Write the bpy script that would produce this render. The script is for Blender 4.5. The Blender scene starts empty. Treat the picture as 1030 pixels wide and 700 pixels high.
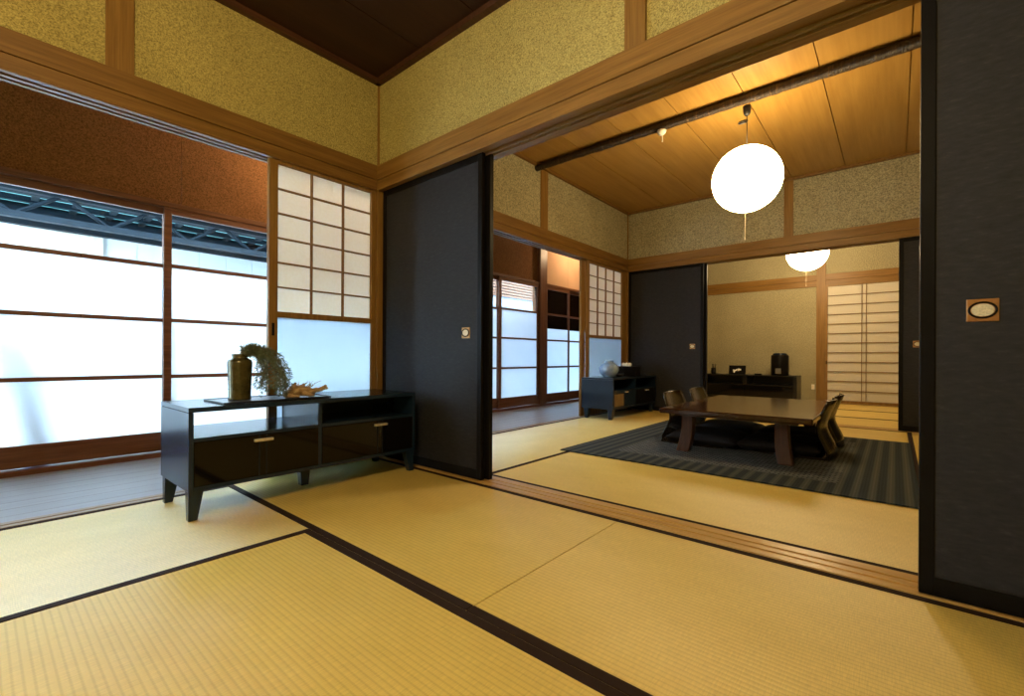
import bpy, bmesh, math, random
from mathutils import Vector, Matrix
random.seed(7)
PI = math.pi
S = bpy.context.scene
COL = S.collection

# ------------------------------------------------------------------ materials
def new_mat(name):
    m = bpy.data.materials.new(name); m.use_nodes = True
    nt = m.node_tree; nt.nodes.clear()
    out = nt.nodes.new('ShaderNodeOutputMaterial')
    return m, nt, out
def N(nt, typ, **kw):
    n = nt.nodes.new(typ)
    for k, v in kw.items():
        if k in n.inputs: n.inputs[k].default_value = v
        else: setattr(n, k, v)
    return n
def bsdf(nt, out, rough=.5, spec=.5, metal=0, coat=0):
    b = nt.nodes.new('ShaderNodeBsdfPrincipled')
    b.inputs['Roughness'].default_value = rough
    b.inputs['Specular IOR Level'].default_value = spec
    b.inputs['Metallic'].default_value = metal
    b.inputs['Coat Weight'].default_value = coat; b.inputs['Coat Roughness'].default_value = .42 if coat >= 1 else .03
    if coat >= 1: b.inputs['Coat IOR'].default_value = 1.7
    nt.links.new(b.outputs[0], out.inputs[0])
    return b
def coords(nt, scale=(1, 1, 1), rot=(0, 0, 0)):
    tc = nt.nodes.new('ShaderNodeTexCoord'); mp = nt.nodes.new('ShaderNodeMapping')
    mp.inputs['Scale'].default_value = scale; mp.inputs['Rotation'].default_value = rot
    nt.links.new(tc.outputs['Object'], mp.inputs[0]); return mp.outputs[0]
def ramp(nt, fac, stops):
    r = nt.nodes.new('ShaderNodeValToRGB'); e = r.color_ramp.elements
    while len(e) < len(stops): e.new(.5)
    for i, (p, c) in enumerate(stops):
        e[i].position = p; e[i].color = (*c, 1)
    nt.links.new(fac, r.inputs[0]); return r.outputs[0]
def noise(nt, vec, scale, detail=4, rough=.6):
    n = N(nt, 'ShaderNodeTexNoise', Scale=scale, Detail=detail, Roughness=rough)
    nt.links.new(vec, n.inputs['Vector']); return n.outputs[0]
def bump(nt, b, h, strength=.3, dist=.002):
    bp = N(nt, 'ShaderNodeBump', Strength=strength, Distance=dist)
    nt.links.new(h, bp.inputs['Height']); nt.links.new(bp.outputs[0], b.inputs['Normal'])
def mulmix(nt, a, bcol, fac=1.0, typ='MULTIPLY'):
    m = nt.nodes.new('ShaderNodeMix'); m.data_type = 'RGBA'; m.blend_type = typ
    m.inputs[0].default_value = fac
    nt.links.new(a, m.inputs[6]); nt.links.new(bcol, m.inputs[7]); return m.outputs[2]

def aniso(m, amount, axis):
    nt = m.node_tree; b = next(n for n in nt.nodes if n.type == 'BSDF_PRINCIPLED')
    b.inputs['Anisotropic'].default_value = amount
    cx = N(nt, 'ShaderNodeCombineXYZ'); cx.inputs[axis].default_value = 1
    vt = N(nt, 'ShaderNodeVectorTransform', vector_type='VECTOR', convert_from='OBJECT', convert_to='WORLD')
    nt.links.new(cx.outputs[0], vt.inputs[0]); nt.links.new(vt.outputs[0], b.inputs['Tangent'])
def plain(name, col, rough=.5, spec=.5, metal=0, var=.12, scale=30, coat=0):
    m, nt, out = new_mat(name); b = bsdf(nt, out, rough, spec, metal, coat)
    f = noise(nt, coords(nt), scale)
    lo = tuple(c * (1 - var) for c in col); hi = tuple(min(1, c * (1 + var)) for c in col)
    nt.links.new(ramp(nt, f, [(.3, lo), (.7, hi)]), b.inputs['Base Color'])
    return m
def wood(name, dark, light, axis=0, rough=.45, scale=1.0, spec=.28, coat=0):
    m, nt, out = new_mat(name); b = bsdf(nt, out, rough, spec, 0, coat)
    sc = [26 * scale] * 3; sc[axis] = 1.3 * scale
    v = coords(nt, sc)
    f = noise(nt, v, 1.6, 5, .62)
    sc2 = [150 * scale] * 3; sc2[axis] = 4 * scale
    g = noise(nt, coords(nt, sc2), 1.2, 3, .6)
    c1 = ramp(nt, f, [(.30, dark), (.72, light)])
    c2 = ramp(nt, g, [(.35, (.72, .72, .72)), (.65, (1, 1, 1))])
    nt.links.new(mulmix(nt, c1, c2, .8), b.inputs['Base Color'])
    bump(nt, b, g, .12, .001)
    return m
def ceiling_board():
    m, nt, out = new_mat('ceiling_board'); b = bsdf(nt, out, .45, .3)
    f = noise(nt, coords(nt, (9, .8, 1)), 1.5, 4, .55); g = noise(nt, coords(nt, (40, 1.5, 1)), 1.5, 3, .5)
    c1 = ramp(nt, f, [(.3, (.33, .18, .04)), (.7, (.42, .245, .062))])
    nt.links.new(mulmix(nt, c1, ramp(nt, g, [(.3, (.88, .86, .84)), (.7, (1, 1, 1))])), b.inputs['Base Color'])
    return m
def sand_plaster(name, col, speck=.35, scale=210, bumpd=.0022):
    m, nt, out = new_mat(name); b = bsdf(nt, out, .95, .1)
    v = coords(nt)
    f = noise(nt, v, scale, 3, .75)
    big = noise(nt, v, 2.2, 3, .5)
    lo = tuple(c * (1 - speck) for c in col); hi = tuple(min(1, c * (1 + speck)) for c in col)
    c1 = ramp(nt, f, [(.33, lo), (.5, col), (.68, hi)])
    c2 = ramp(nt, big, [(.3, (.86, .85, .82)), (.7, (1, 1, 1))])
    nt.links.new(mulmix(nt, c1, c2, 1), b.inputs['Base Color'])
    bump(nt, b, f, .55, bumpd)
    return m
def tatami_mat_material():
    m, nt, out = new_mat('tatami_rush'); b = bsdf(nt, out, .48, .9)
    b.inputs['Anisotropic'].default_value = .9
    cx = N(nt, 'ShaderNodeCombineXYZ', X=1.0); vt = N(nt, 'ShaderNodeVectorTransform', vector_type='VECTOR', convert_from='OBJECT', convert_to='WORLD')
    nt.links.new(cx.outputs[0], vt.inputs[0]); nt.links.new(vt.outputs[0], b.inputs['Tangent'])
    v = coords(nt)
    sep = nt.nodes.new('ShaderNodeSeparateXYZ'); nt.links.new(v, sep.inputs[0])
    def sine(src, period):
        a = N(nt, 'ShaderNodeMath', operation='MULTIPLY'); a.inputs[1].default_value = 2 * PI / period
        nt.links.new(src, a.inputs[0])
        s = N(nt, 'ShaderNodeMath', operation='SINE'); nt.links.new(a.outputs[0], s.inputs[0]); return s.outputs[0]
    warp = sine(sep.outputs[1], .0155)                      # furrows along the mat
    rush = noise(nt, coords(nt, (420, 26, 1)), 1, 2, .6)    # single rushes across the mat
    blot = noise(nt, coords(nt, (1.6, 3.2, 1)), 1.6, 3, .6)
    base = ramp(nt, blot, [(.3, (.69, .50, .118)), (.7, (.77, .57, .15))])
    wr = ramp(nt, N_map(nt, warp), [(0, (.84, .82, .77)), (.4, (1, 1, 1))])
    rr = ramp(nt, rush, [(.3, (.80, .80, .78)), (.7, (1.0, 1.0, 1.0))])
    nt.links.new(mulmix(nt, mulmix(nt, base, wr), rr), b.inputs['Base Color'])
    add = N(nt, 'ShaderNodeMath', operation='ADD'); nt.links.new(warp, add.inputs[0]); nt.links.new(rush, add.inputs[1])
    bump(nt, b, add.outputs[0], .14, .0007)
    return m
def N_map(nt, s):
    a = N(nt, 'ShaderNodeMath', operation='MULTIPLY_ADD'); a.inputs[1].default_value = .5; a.inputs[2].default_value = .5
    nt.links.new(s, a.inputs[0]); return a.outputs[0]
def rug_material():
    m, nt, out = new_mat('rug_weave'); b = bsdf(nt, out, .9, .15)
    v = coords(nt)
    sep = nt.nodes.new('ShaderNodeSeparateXYZ'); nt.links.new(v, sep.inputs[0])
    w = N(nt, 'ShaderNodeTexWave', Scale=4.6, Distortion=0.0); w.wave_type = 'BANDS'; w.bands_direction = 'X'; w.wave_profile = 'SIN'
    nt.links.new(v, w.inputs['Vector'])
    w2 = N(nt, 'ShaderNodeTexWave', Scale=23.0, Distortion=0.0); w2.wave_type = 'BANDS'; w2.bands_direction = 'X'
    nt.links.new(v, w2.inputs['Vector'])
    stripe = ramp(nt, w.outputs[0], [(.25, (.018, .026, .030)), (.55, (.034, .042, .040)), (.9, (.068, .070, .058))])
    s2 = ramp(nt, w2.outputs[0], [(.3, (.6, .62, .62)), (.7, (1, 1, 1))])
    border = mulmix(nt, stripe, s2, .7)
    ck = N(nt, 'ShaderNodeTexBrick', Scale=11.0); ck.inputs['Color1'].default_value = (.17, .175, .16, 1)
    ck.inputs['Color2'].default_value = (.10, .11, .105, 1); ck.inputs['Mortar'].default_value = (.02, .026, .028, 1)
    ck.inputs['Mortar Size'].default_value = .06
    nt.links.new(v, ck.inputs['Vector'])
    def inside(src, half):
        a = N(nt, 'ShaderNodeMath', operation='ABSOLUTE'); nt.links.new(src, a.inputs[0])
        l = N(nt, 'ShaderNodeMath', operation='LESS_THAN'); l.inputs[1].default_value = half
        nt.links.new(a.outputs[0], l.inputs[0]); return l.outputs[0]
    mul = N(nt, 'ShaderNodeMath', operation='MULTIPLY')
    nt.links.new(inside(sep.outputs[0], .64), mul.inputs[0]); nt.links.new(inside(sep.outputs[1], .76), mul.inputs[1])
    mx = nt.nodes.new('ShaderNodeMix'); mx.data_type = 'RGBA'
    nt.links.new(mul.outputs[0], mx.inputs[0]); nt.links.new(border, mx.inputs[6]); nt.links.new(ck.outputs[0], mx.inputs[7])
    nt.links.new(mx.outputs[2], b.inputs['Base Color'])
    bump(nt, b, noise(nt, v, 300, 2), .4, .002)
    return m
def paper_material():
    m, nt, out = new_mat('shoji_paper')
    f = noise(nt, coords(nt), 60, 4)
    c = ramp(nt, f, [(.3, (.92, .88, .78)), (.7, (.96, .93, .86))])
    d = nt.nodes.new('ShaderNodeBsdfDiffuse'); t = nt.nodes.new('ShaderNodeBsdfTranslucent')
    mx = nt.nodes.new('ShaderNodeMixShader'); mx.inputs[0].default_value = .56
    nt.links.new(c, d.inputs[0]); nt.links.new(c, t.inputs[0])
    nt.links.new(d.outputs[0], mx.inputs[1]); nt.links.new(t.outputs[0], mx.inputs[2]); nt.links.new(mx.outputs[0], out.inputs[0])
    return m
def frosted_material(name='frosted_glass', lo=(.90, .93, .96), hi=(.93, .96, .985)):
    m, nt, out = new_mat(name)
    f = noise(nt, coords(nt), 3, 3)
    c = ramp(nt, f, [(.3, lo), (.7, hi)])
    t = nt.nodes.new('ShaderNodeBsdfTranslucent'); g = N(nt, 'ShaderNodeBsdfGlossy', Roughness=.12)
    nt.links.new(c, t.inputs[0])
    mx = nt.nodes.new('ShaderNodeMixShader'); mx.inputs[0].default_value = .05
    nt.links.new(t.outputs[0], mx.inputs[1]); nt.links.new(g.outputs[0], mx.inputs[2]); nt.links.new(mx.outputs[0], out.inputs[0])
    return m
def clear_material():
    m, nt, out = new_mat('clear_glass')
    t = nt.nodes.new('ShaderNodeBsdfTransparent'); g = N(nt, 'ShaderNodeBsdfGlossy', Roughness=.01)
    t.inputs[0].default_value = (.95, .975, .975, 1)
    mx = nt.nodes.new('ShaderNodeMixShader')
    lw = N(nt, 'ShaderNodeFresnel', IOR=1.25); nt.links.new(lw.outputs[0], mx.inputs[0])
    nt.links.new(t.outputs[0], mx.inputs[1]); nt.links.new(g.outputs[0], mx.inputs[2]); nt.links.new(mx.outputs[0], out.inputs[0])
    return m
def emit(name, col, st):
    m, nt, out = new_mat(name)
    e = N(nt, 'ShaderNodeEmission', Strength=st); e.inputs[0].default_value = (*col, 1)
    nt.links.new(e.outputs[0], out.inputs[0]); return m
def roof_sheet_material():
    m, nt, out = new_mat('corrugated_sheet')
    f = noise(nt, coords(nt), 4, 3)
    c = ramp(nt, f, [(.3, (.20, .33, .34)), (.7, (.28, .42, .42))])
    d = nt.nodes.new('ShaderNodeBsdfDiffuse'); t = nt.nodes.new('ShaderNodeBsdfTranslucent')
    mx = nt.nodes.new('ShaderNodeMixShader'); mx.inputs[0].default_value = .5
    nt.links.new(c, d.inputs[0]); nt.links.new(c, t.inputs[0])
    nt.links.new(d.outputs[0], mx.inputs[1]); nt.links.new(t.outputs[0], mx.inputs[2]); nt.links.new(mx.outputs[0], out.inputs[0])
    return m
def fusuma_material():
    m, nt, out = new_mat('fusuma_paper'); b = bsdf(nt, out, .62, .30)
    v = coords(nt)
    f = noise(nt, coords(nt, (14, 14, 46), (0, .5, 0)), 2.2, 5, .7)
    nt.links.new(ramp(nt, f, [(.3, (.010, .010, .0115)), (.6, (.019, .019, .0205)), (.78, (.040, .0385, .0385))]), b.inputs['Base Color'])
    bump(nt, b, f, .25, .002)
    return m
def ceramic_glaze():
    m, nt, out = new_mat('blue_glaze'); b = bsdf(nt, out, .18, .6)
    f = noise(nt, coords(nt), 9, 4, .6)
    nt.links.new(ramp(nt, f, [(.3, (.10, .16, .27)), (.55, (.20, .30, .44)), (.75, (.36, .45, .58))]), b.inputs['Base Color'])
    return m
def bamboo_rough():
    m, nt, out = new_mat('rough_beam_bark'); b = bsdf(nt, out, .38, .5)
    f = noise(nt, coords(nt, (70, 8, 8)), 1.6, 4, .7)
    nt.links.new(ramp(nt, f, [(.38, (.010, .005, .003)), (.58, (.040, .021, .010)), (.78, (.24, .15, .07))]), b.inputs['Base Color'])
    bump(nt, b, f, .9, .012)
    return m

M = dict(
    tatami=tatami_mat_material(), heri=plain('mat_border_cloth', (.024, .013, .009), .85, .1),
    plaster=sand_plaster('gold_sand_plaster', (.40, .335, .12), .55, 165),
    plaster_far=sand_plaster('grey_sand_plaster', (.36, .325, .205), .55, 88),
    brown=sand_plaster('brown_sand_plaster', (.215, .10, .040), .5, 120), plaster_lit=sand_plaster('lamp_lit_plaster', (.58, .37, .23), .12, 170),  # last one: paler base colour has the corridor lamp's light put into it
    wood_x=wood('hinoki_x', (.19, .094, .018), (.30, .162, .040), 0),
    wood_y=wood('hinoki_y', (.155, .076, .015), (.25, .132, .033), 1),
    wood_z=wood('hinoki_z', (.20, .102, .022), (.31, .172, .045), 2),
    sash=wood('sash_wood', (.10, .038, .018), (.20, .085, .04), 1, .4),
    sashz=wood('sash_wood_upright', (.10, .038, .018), (.22, .095, .045), 2, .4),
    sill=wood('sill_wood', (.46, .26, .065), (.66, .42, .14), 0, .35),
    sill_y=wood('sill_wood_y', (.30, .19, .09), (.46, .32, .17), 1, .35),
    ceil=ceiling_board(),
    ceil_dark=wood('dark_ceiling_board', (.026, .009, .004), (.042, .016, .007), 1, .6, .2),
    ceil_trim=wood('ceiling_rail_dark', (.045, .018, .008), (.09, .036, .015), 1, .45),
    engawa=wood('engawa_board', (.14, .115, .10), (.23, .19, .17), 1, .52, .8, 1.0, 1.0),
    seam=plain('seam_shadow_gap', (.03, .013, .006), .8, .1),
    fusuma=fusuma_material(), lacquer=plain('black_lacquer', (.005, .0045, .0045), .38, .12, var=.2),
    furn=plain('black_furniture', (.008, .020, .042), .2, .45, var=.12, scale=8),
    gloss=plain('black_glass_front', (.004, .0035, .0035), .06, .28, var=.1, scale=5),
    ebony=plain('black_board', (.007, .007, .0075), .3, .4), navy=plain('navy_furniture', (.004, .0095, .020), .3, .35, var=.12, scale=8),
    chrome=plain('brushed_metal', (.95, .93, .92), .48, .5, 1, .05),
    brass=plain('antique_brass', (.42, .22, .08), .38, .5, .8, .15, 90),
    pearl=plain('cream_inset', (.62, .55, .36), .4, .5, 0, .25, 240),
    paper=paper_material(), kumiko=wood('lattice_wood', (.19, .105, .032), (.30, .175, .06), 1, .5),
    frosted=frosted_material(), frosted_in=frosted_material('blue_frosted_glass', (.50, .565, .62), (.54, .60, .65)), clear=clear_material(),
    lamp=emit('paper_globe_glow', (1.0, .73, .36), 10.5), lamp_far=emit('far_globe_glow', (1.0, .76, .42), 14.0), lamp_near=emit('near_globe_glow', (1.0, .73, .36), 17.0), bulb=emit('corridor_bulb_glow', (1.0, .70, .40), 105),
    cord=plain('dark_cord', (.02, .017, .014), .5), string=plain('pale_string', (.75, .62, .42), .7),
    white=plain('white_plastic', (.78, .76, .70), .4), table=wood('table_lacquer', (.028, .011, .004), (.060, .024, .009), 1, .13, .6, .4),
    table_leg=wood('table_leg_wood', (.040, .015, .006), (.085, .033, .013), 2, .42, 1.0, .2), zaisu=wood('bentwood_veneer', (.009, .005, .003), (.020, .012, .006), 2, .25, .7, .5),
    cushion=plain('black_cushion', (.010, .009, .010), .85, .2, var=.2, scale=60),
    rug=rug_material(), bark=bamboo_rough(),
    bronze=plain('bronze_glaze', (.085, .075, .03), .2, .6, .5, .4, 26),
    leaf=plain('grey_green_leaf', (.14, .175, .11), .7, .2, var=.35, scale=40), stemm=plain('twig', (.16, .12, .06), .7, .2),
    drift=wood('driftwood', (.28, .17, .075), (.56, .40, .22), 1, .75, 1.6),
    tray=plain('dark_tray', (.018, .018, .02), .35, .5), glaze=ceramic_glaze(),
    tissue=plain('tissue', (.85, .84, .82), .9, .1), tan_face=wood('tan_streaked', (.15, .095, .035), (.26, .17, .07), 2, .6, 2.5),
    grey=plain('grey_panel', (.12, .12, .115), .4), sheet=roof_sheet_material(), steel=plain('painted_steel', (.006, .013, .020), .6, .15, 0, .2, 12),
    siding=plain('white_siding', (.80, .83, .86), .6, .3, 0, .04, 3), groundm=plain('concrete_yard', (.42, .43, .43), .9, .1),
    tarp=plain('blue_pipe', (.06, .16, .34), .5), annex=plain('annex_wall', (.20, .25, .31), .8, .1), annex_dark=plain('annex_dark_wall', (.20, .30, .36), .6, .3), cream=plain('cream_board', (.82, .72, .58), .7), straw=plain('straw_board', (.58, .45, .18), .6, .3),
)

aniso(M['engawa'], .8, 0)
# ------------------------------------------------------------------ geometry helpers
class MB:
    def __init__(self, o=(0, 0, 0)):
        self.bm = bmesh.new(); self.o = Vector(o)
    def box(self, x0, x1, y0, y1, z0, z1, mi=0):
        a = [Vector(p) - self.o for p in ((x0, y0, z0), (x1, y0, z0), (x1, y1, z0), (x0, y1, z0), (x0, y0, z1), (x1, y0, z1), (x1, y1, z1), (x0, y1, z1))]
        v = [self.bm.verts.new(p) for p in a]; fs = []
        for f in ((0, 3, 2, 1), (4, 5, 6, 7), (0, 1, 5, 4), (1, 2, 6, 5), (2, 3, 7, 6), (3, 0, 4, 7)):
            F = self.bm.faces.new([v[i] for i in f]); F.material_index = mi; fs.append(F)
        return fs
    def hexa(self, pts):
        v = [self.bm.verts.new(Vector(p) - self.o) for p in pts]
        for f in ((0, 3, 2, 1), (4, 5, 6, 7), (0, 1, 5, 4), (1, 2, 6, 5), (2, 3, 7, 6), (3, 0, 4, 7)): self.bm.faces.new([v[i] for i in f])
    def tube(self, pts, rad, seg=8, cap=True):
        pts = [Vector(p) - self.o for p in pts]
        if not hasattr(rad, '__len__'): rad = [rad] * len(pts)
        rings = []; prev = None
        for i, p in enumerate(pts):
            d = (pts[min(i + 1, len(pts) - 1)] - pts[max(i - 1, 0)]).normalized()
            if prev is None:
                u = d.cross(Vector((0, 0, 1)))
                if u.length < .1: u = d.cross(Vector((1, 0, 0)))
            else: u = prev - d * prev.dot(d)
            u.normalize(); prev = u; w = d.cross(u)
            rings.append([self.bm.verts.new(p + (u * math.cos(2 * PI * k / seg) + w * math.sin(2 * PI * k / seg)) * rad[i]) for k in range(seg)])
        for a, b in zip(rings, rings[1:]):
            for k in range(seg): self.bm.faces.new((a[k], a[(k + 1) % seg], b[(k + 1) % seg], b[k]))
        if cap:
            self.bm.faces.new(rings[0][::-1]); self.bm.faces.new(rings[-1])
    def lathe(self, c, prof, seg=32):
        c = Vector(c) - self.o; rings = []
        for r, z in prof:
            if r < 1e-6: rings.append([self.bm.verts.new(c + Vector((0, 0, z)))])
            else: rings.append([self.bm.verts.new(c + Vector((r * math.cos(2 * PI * k / seg), r * math.sin(2 * PI * k / seg), z))) for k in range(seg)])
        for a, b in zip(rings, rings[1:]):
            for k in range(seg):
                k2 = (k + 1) % seg
                if len(a) == 1 and len(b) == 1: continue
                if len(a) == 1: self.bm.faces.new((a[0], b[k2], b[k]))
                elif len(b) == 1: self.bm.faces.new((a[k], a[k2], b[0]))
                else: self.bm.faces.new((a[k], a[k2], b[k2], b[k]))
    def prism_y(self, poly, y0, y1):      # poly of (x, z)
        a = [self.bm.verts.new(Vector((x, y0, z)) - self.o) for x, z in poly]
        b = [self.bm.verts.new(Vector((x, y1, z)) - self.o) for x, z in poly]
        n = len(poly)
        self.bm.faces.new(a); self.bm.faces.new(b[::-1])
        for i in range(n): self.bm.faces.new((a[i], b[i], b[(i + 1) % n], a[(i + 1) % n]))
    def build(self, name, mat, parent=None, smooth=False, bevel=0, mats=None, subsurf=0):
        bmesh.ops.recalc_face_normals(self.bm, faces=self.bm.faces)
        me = bpy.data.meshes.new(name); self.bm.to_mesh(me); self.bm.free()
        for m in (mats or [mat]): me.materials.append(m)
        if smooth:
            for p in me.polygons: p.use_smooth = True
        o = bpy.data.objects.new(name, me); COL.objects.link(o)
        if parent is not None:
            o.parent = parent; o.location = self.o - world_loc(parent)
        else: o.location = self.o
        if bevel:
            b = o.modifiers.new('bevel', 'BEVEL'); b.width = bevel; b.segments = 2; b.limit_method = 'ANGLE'
        if subsurf:
            s = o.modifiers.new('sub', 'SUBSURF'); s.levels = s.render_levels = subsurf
        return o
def world_loc(o):
    v = Vector((0, 0, 0))
    while o is not None: v += o.location; o = o.parent
    return v
def tag(o, label, cat, group=None, kind=None):
    o['label'] = label; o['category'] = cat
    if group: o['group'] = group
    if kind: o['kind'] = kind
    return o
def thing(name, label, cat, loc=(0, 0, 0), group=None, kind=None):
    o = bpy.data.objects.new(name, None); COL.objects.link(o); o.location = loc; o.empty_display_size = .1
    return tag(o, label, cat, group, kind)
def struct(o, label, cat): return tag(o, label, cat, None, 'structure')
def boxes(name, mat, parent, bl, o=None, bevel=0, **k):
    c = o or tuple((min(b[i] for b in bl) + max(b[i + 1] for b in bl)) / 2 for i in (0, 2, 4))
    mb = MB(c)
    for b in bl: mb.box(*b)
    return mb.build(name, mat, parent, bevel=bevel, **k)
def copy_tree(o, parent=None):
    c = o.copy(); COL.objects.link(c)
    if parent is not None: c.parent = parent
    for ch in list(o.children): copy_tree(ch, c)
    return c

# ------------------------------------------------------------------ key dimensions (metres; x right along the partition, y into the house)
XL, XR = -2.62, 1.0        # inner wall planes
YB = -2.0                  # wall behind the camera
P1a, P1b = 1.72, 1.872     # first partition
P2a, P2b = 5.47, 5.61      # second partition
Y3 = 8.30                  # rear wall
XL2 = -2.665
KZ, GZ, NZ = 1.757, 1.822, 1.918
C1, C2, C3 = 2.482, 2.535, 2.50
XO = -3.80                 # outer glass line
EY0, EY1 = -1.6, 6.46

# ------------------------------------------------------------------ floors
fl = MB((-.8, 3, -.1))
fl.box(XL - .1, XR + .1, YB - .1, Y3 + .1, -.16, -.056)
for a in ((XL, -1.705, YB, -.965), (-1.703, XR, YB, -.075), (.102, XR, -.075, .838), (-1.75, .08, 2.78, 4.56), (.962, XR, .84, P1a), (-2.62, -1.72, P2b, Y3 - .06), (.11, XR, P2b, Y3 - .06)): fl.box(*a, -.056, -.004)
struct(fl.build('floor', M['straw']), 'straw-coloured floor base under the rush mats of the three rooms', 'floor')
en = MB((-3.25, 2.5, -.02)); 
for i in range(8):
    x0 = XO + .05 + i * (1.03 / 8)
    en.box(x0, x0 + 1.03 / 8 - .0025, EY0, EY1, -.05, -.012)
en.box(XO - .1, -2.72, EY0, EY1, -.09, -.03)
struct(en.build('floor_corridor', M['engawa'], bevel=.001), 'dark varnished board floor of the corridor along the windows', 'floor')

def tatami(label, x0, x1, y0, y1, long_axis, borders='both'):
    cx, cy = (x0 + x1) / 2, (y0 + y1) / 2
    L, W = (x1 - x0, y1 - y0) if long_axis == 'x' else (y1 - y0, x1 - x0)
    t = thing('tatami_mat', label, 'tatami mat', (cx, cy, 0), 'rush mats on the floor')
    g = .0015; hb = .029
    mb = MB(); mb.box(-L / 2 + g, L / 2 - g, -W / 2 + g, W / 2 - g, -.055, 0)
    r = mb.build('rush_surface', M['tatami'], None, bevel=.0015); r.parent = t; r.location = (0, 0, 0)
    for s in (-1, 1):
        mb = MB(); y = s * (W / 2 - g - hb / 2)
        mb.box(-L / 2 + g, L / 2 - g, y - hb / 2, y + hb / 2, -.002, .0016)
        c = mb.build('border_cloth', M['heri'], None, bevel=.001); c.parent = t; c.location = (0, 0, 0); c['label'] = 'dark brown cloth border'
    if long_axis == 'y': t.rotation_euler = (0, 0, PI / 2)
    return t
tatami('pale rush mat along the corridor in the near room, lit by the big windows', XL, -1.703, -.965, .838, 'y')
tatami('golden rush mat in front of the camera, inside the corner of two dark borders', -1.703, .10, -.075, .838, 'x')
tatami('rush mat beneath the long black media cabinet, running along the dark sliding door', XL, -.864, .838, P1a, 'x')
tatami('rush mat running from the thin seam to the big dark sliding door at the right', -.864, .96, .838, P1a, 'x')
tatami('rush mat along the corridor in the middle room, ahead of the blue-sided cabinet', XL2, -1.752, P1b, 3.67, 'y')
tatami('rush mat under the blue-sided cabinet in the middle room', XL2, -1.752, 3.67, P2a, 'y')
tatami('rush mat between the first door track and the dark striped rug', -1.752, .082, P1b, 2.775, 'x')
tatami('rush mat beyond the rug, seen under the table and before the rear door track', -1.752, .082, 4.565, P2a, 'x')
tatami('sliver of rush mat to the right of the rug, nearer the camera', .082, .98, P1b, 3.67, 'y')
tatami('sliver of rush mat right of the rug, at the foot of the far dark door', .082, .98, 3.67, P2a, 'y')
tatami('first rush mat past the rear door track in the far room', -1.72, .11, P2b, 6.40, 'x')
tatami('middle one of three rush mats in the far room', -1.72, .11, 6.40, 7.30, 'x')
tatami('rush mat at the foot of the paper screen in the far room', -1.72, .11, 7.30, 8.22, 'x')

# ------------------------------------------------------------------ sills (door tracks)
def track(name, y0, y1, label, x0, x1):
    n = 5; bl = []
    w = (y1 - y0)
    prof = [(0, .24, .004), (.24, .36, -.001), (.36, .56, .004), (.56, .68, -.001), (.68, 1, .004)]
    for a, b, z in prof: bl.append((x0, x1, y0 + w * a, y0 + w * b, -.05, z))
    return struct(boxes(name, M['sill'], None, bl), label, 'door track')
track('trim_1', P1a + .003, P1b - .003, 'grooved wooden door track in the floor between the near and middle rooms', XL, XR)
track('trim_2', P2a + .003, P2b - .003, 'grooved wooden door track in the floor before the far room', XL2, XR)
for k, (y0, y1, x, lab) in enumerate(((YB, P1a, XL, 'wooden sill between near-room mats and corridor boards'), (P1b, P2a, XL2, 'wooden sill between middle-room mats and corridor boards'))):
    struct(boxes('trim_%d' % (3 + k), M['sill_y'], None, [(x - .03, x - .002, y0, y1, -.05, .003), (x - .045, x - .03, y0, y1, -.05, -.004), (x - .066, x - .045, y0, y1, -.05, .003), (-2.732, x - .066, y0, y1, -.05, -.006)]), lab, 'sill')

# ------------------------------------------------------------------ walls, beams, posts
def S_box(name, mat, bl, label, cat, bevel=0): return struct(boxes(name, M[mat], None, bl, bevel=bevel), label, cat)
S_box('wall_left', 'plaster', [(XL - .08, XL, YB, P1a + .02, NZ - .02, C1 + .1)], 'gold sand-plaster band of wall above the corridor opening in the near room', 'wall')
S_box('wall_front', 'plaster', [(XL, XR, P1a + .006, P1a + .075, NZ - .02, C1 + .1)], 'gold sand-plaster band of wall above the opening between the near and middle rooms', 'wall')
S_box('wall_inner', 'plaster_far', [(XL2, XR, P1a + .076, P1b - .02, NZ - .02, C2 + .06)], 'sand-plaster wall over the opening, on its middle-room side', 'wall')
S_box('wall_left_middle', 'plaster_far', [(XL2 - .08, XL2, P1b - .02, P2a + .02, NZ - .02, C2 + .06)], 'sand-plaster band of wall above the corridor opening in the middle room', 'wall')
S_box('wall_middle_far', 'plaster_far', [(XL2, XR, P2a + .006, P2b - .006, NZ - .02, C2 + .06)], 'sand-plaster band of wall above the far dark doors in the middle room', 'wall')
S_box('wall_rear', 'plaster_far', [(XL2 - .1, XR + .1, Y3 + .005, Y3 + .12, -.05, C3 + .1)], 'sand-plaster rear wall of the far room', 'wall')
S_box('wall_left_far', 'plaster_far', [(XL2 - .08, XL2, P2b, Y3 + .05, -.05, C3 + .1)], 'sand-plaster side wall of the far room behind the dark door', 'wall')
S_box('wall_right', 'plaster', [(XR, XR + .1, YB - .1, Y3 + .1, -.05, C2 + .1)], 'sand-plaster side wall on the right of the three rooms', 'wall')
S_box('wall_behind', 'plaster', [(XL - .1, XR, YB - .1, YB, -.05, C1 + .1)], 'sand-plaster wall of the near room behind the camera', 'wall')

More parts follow.
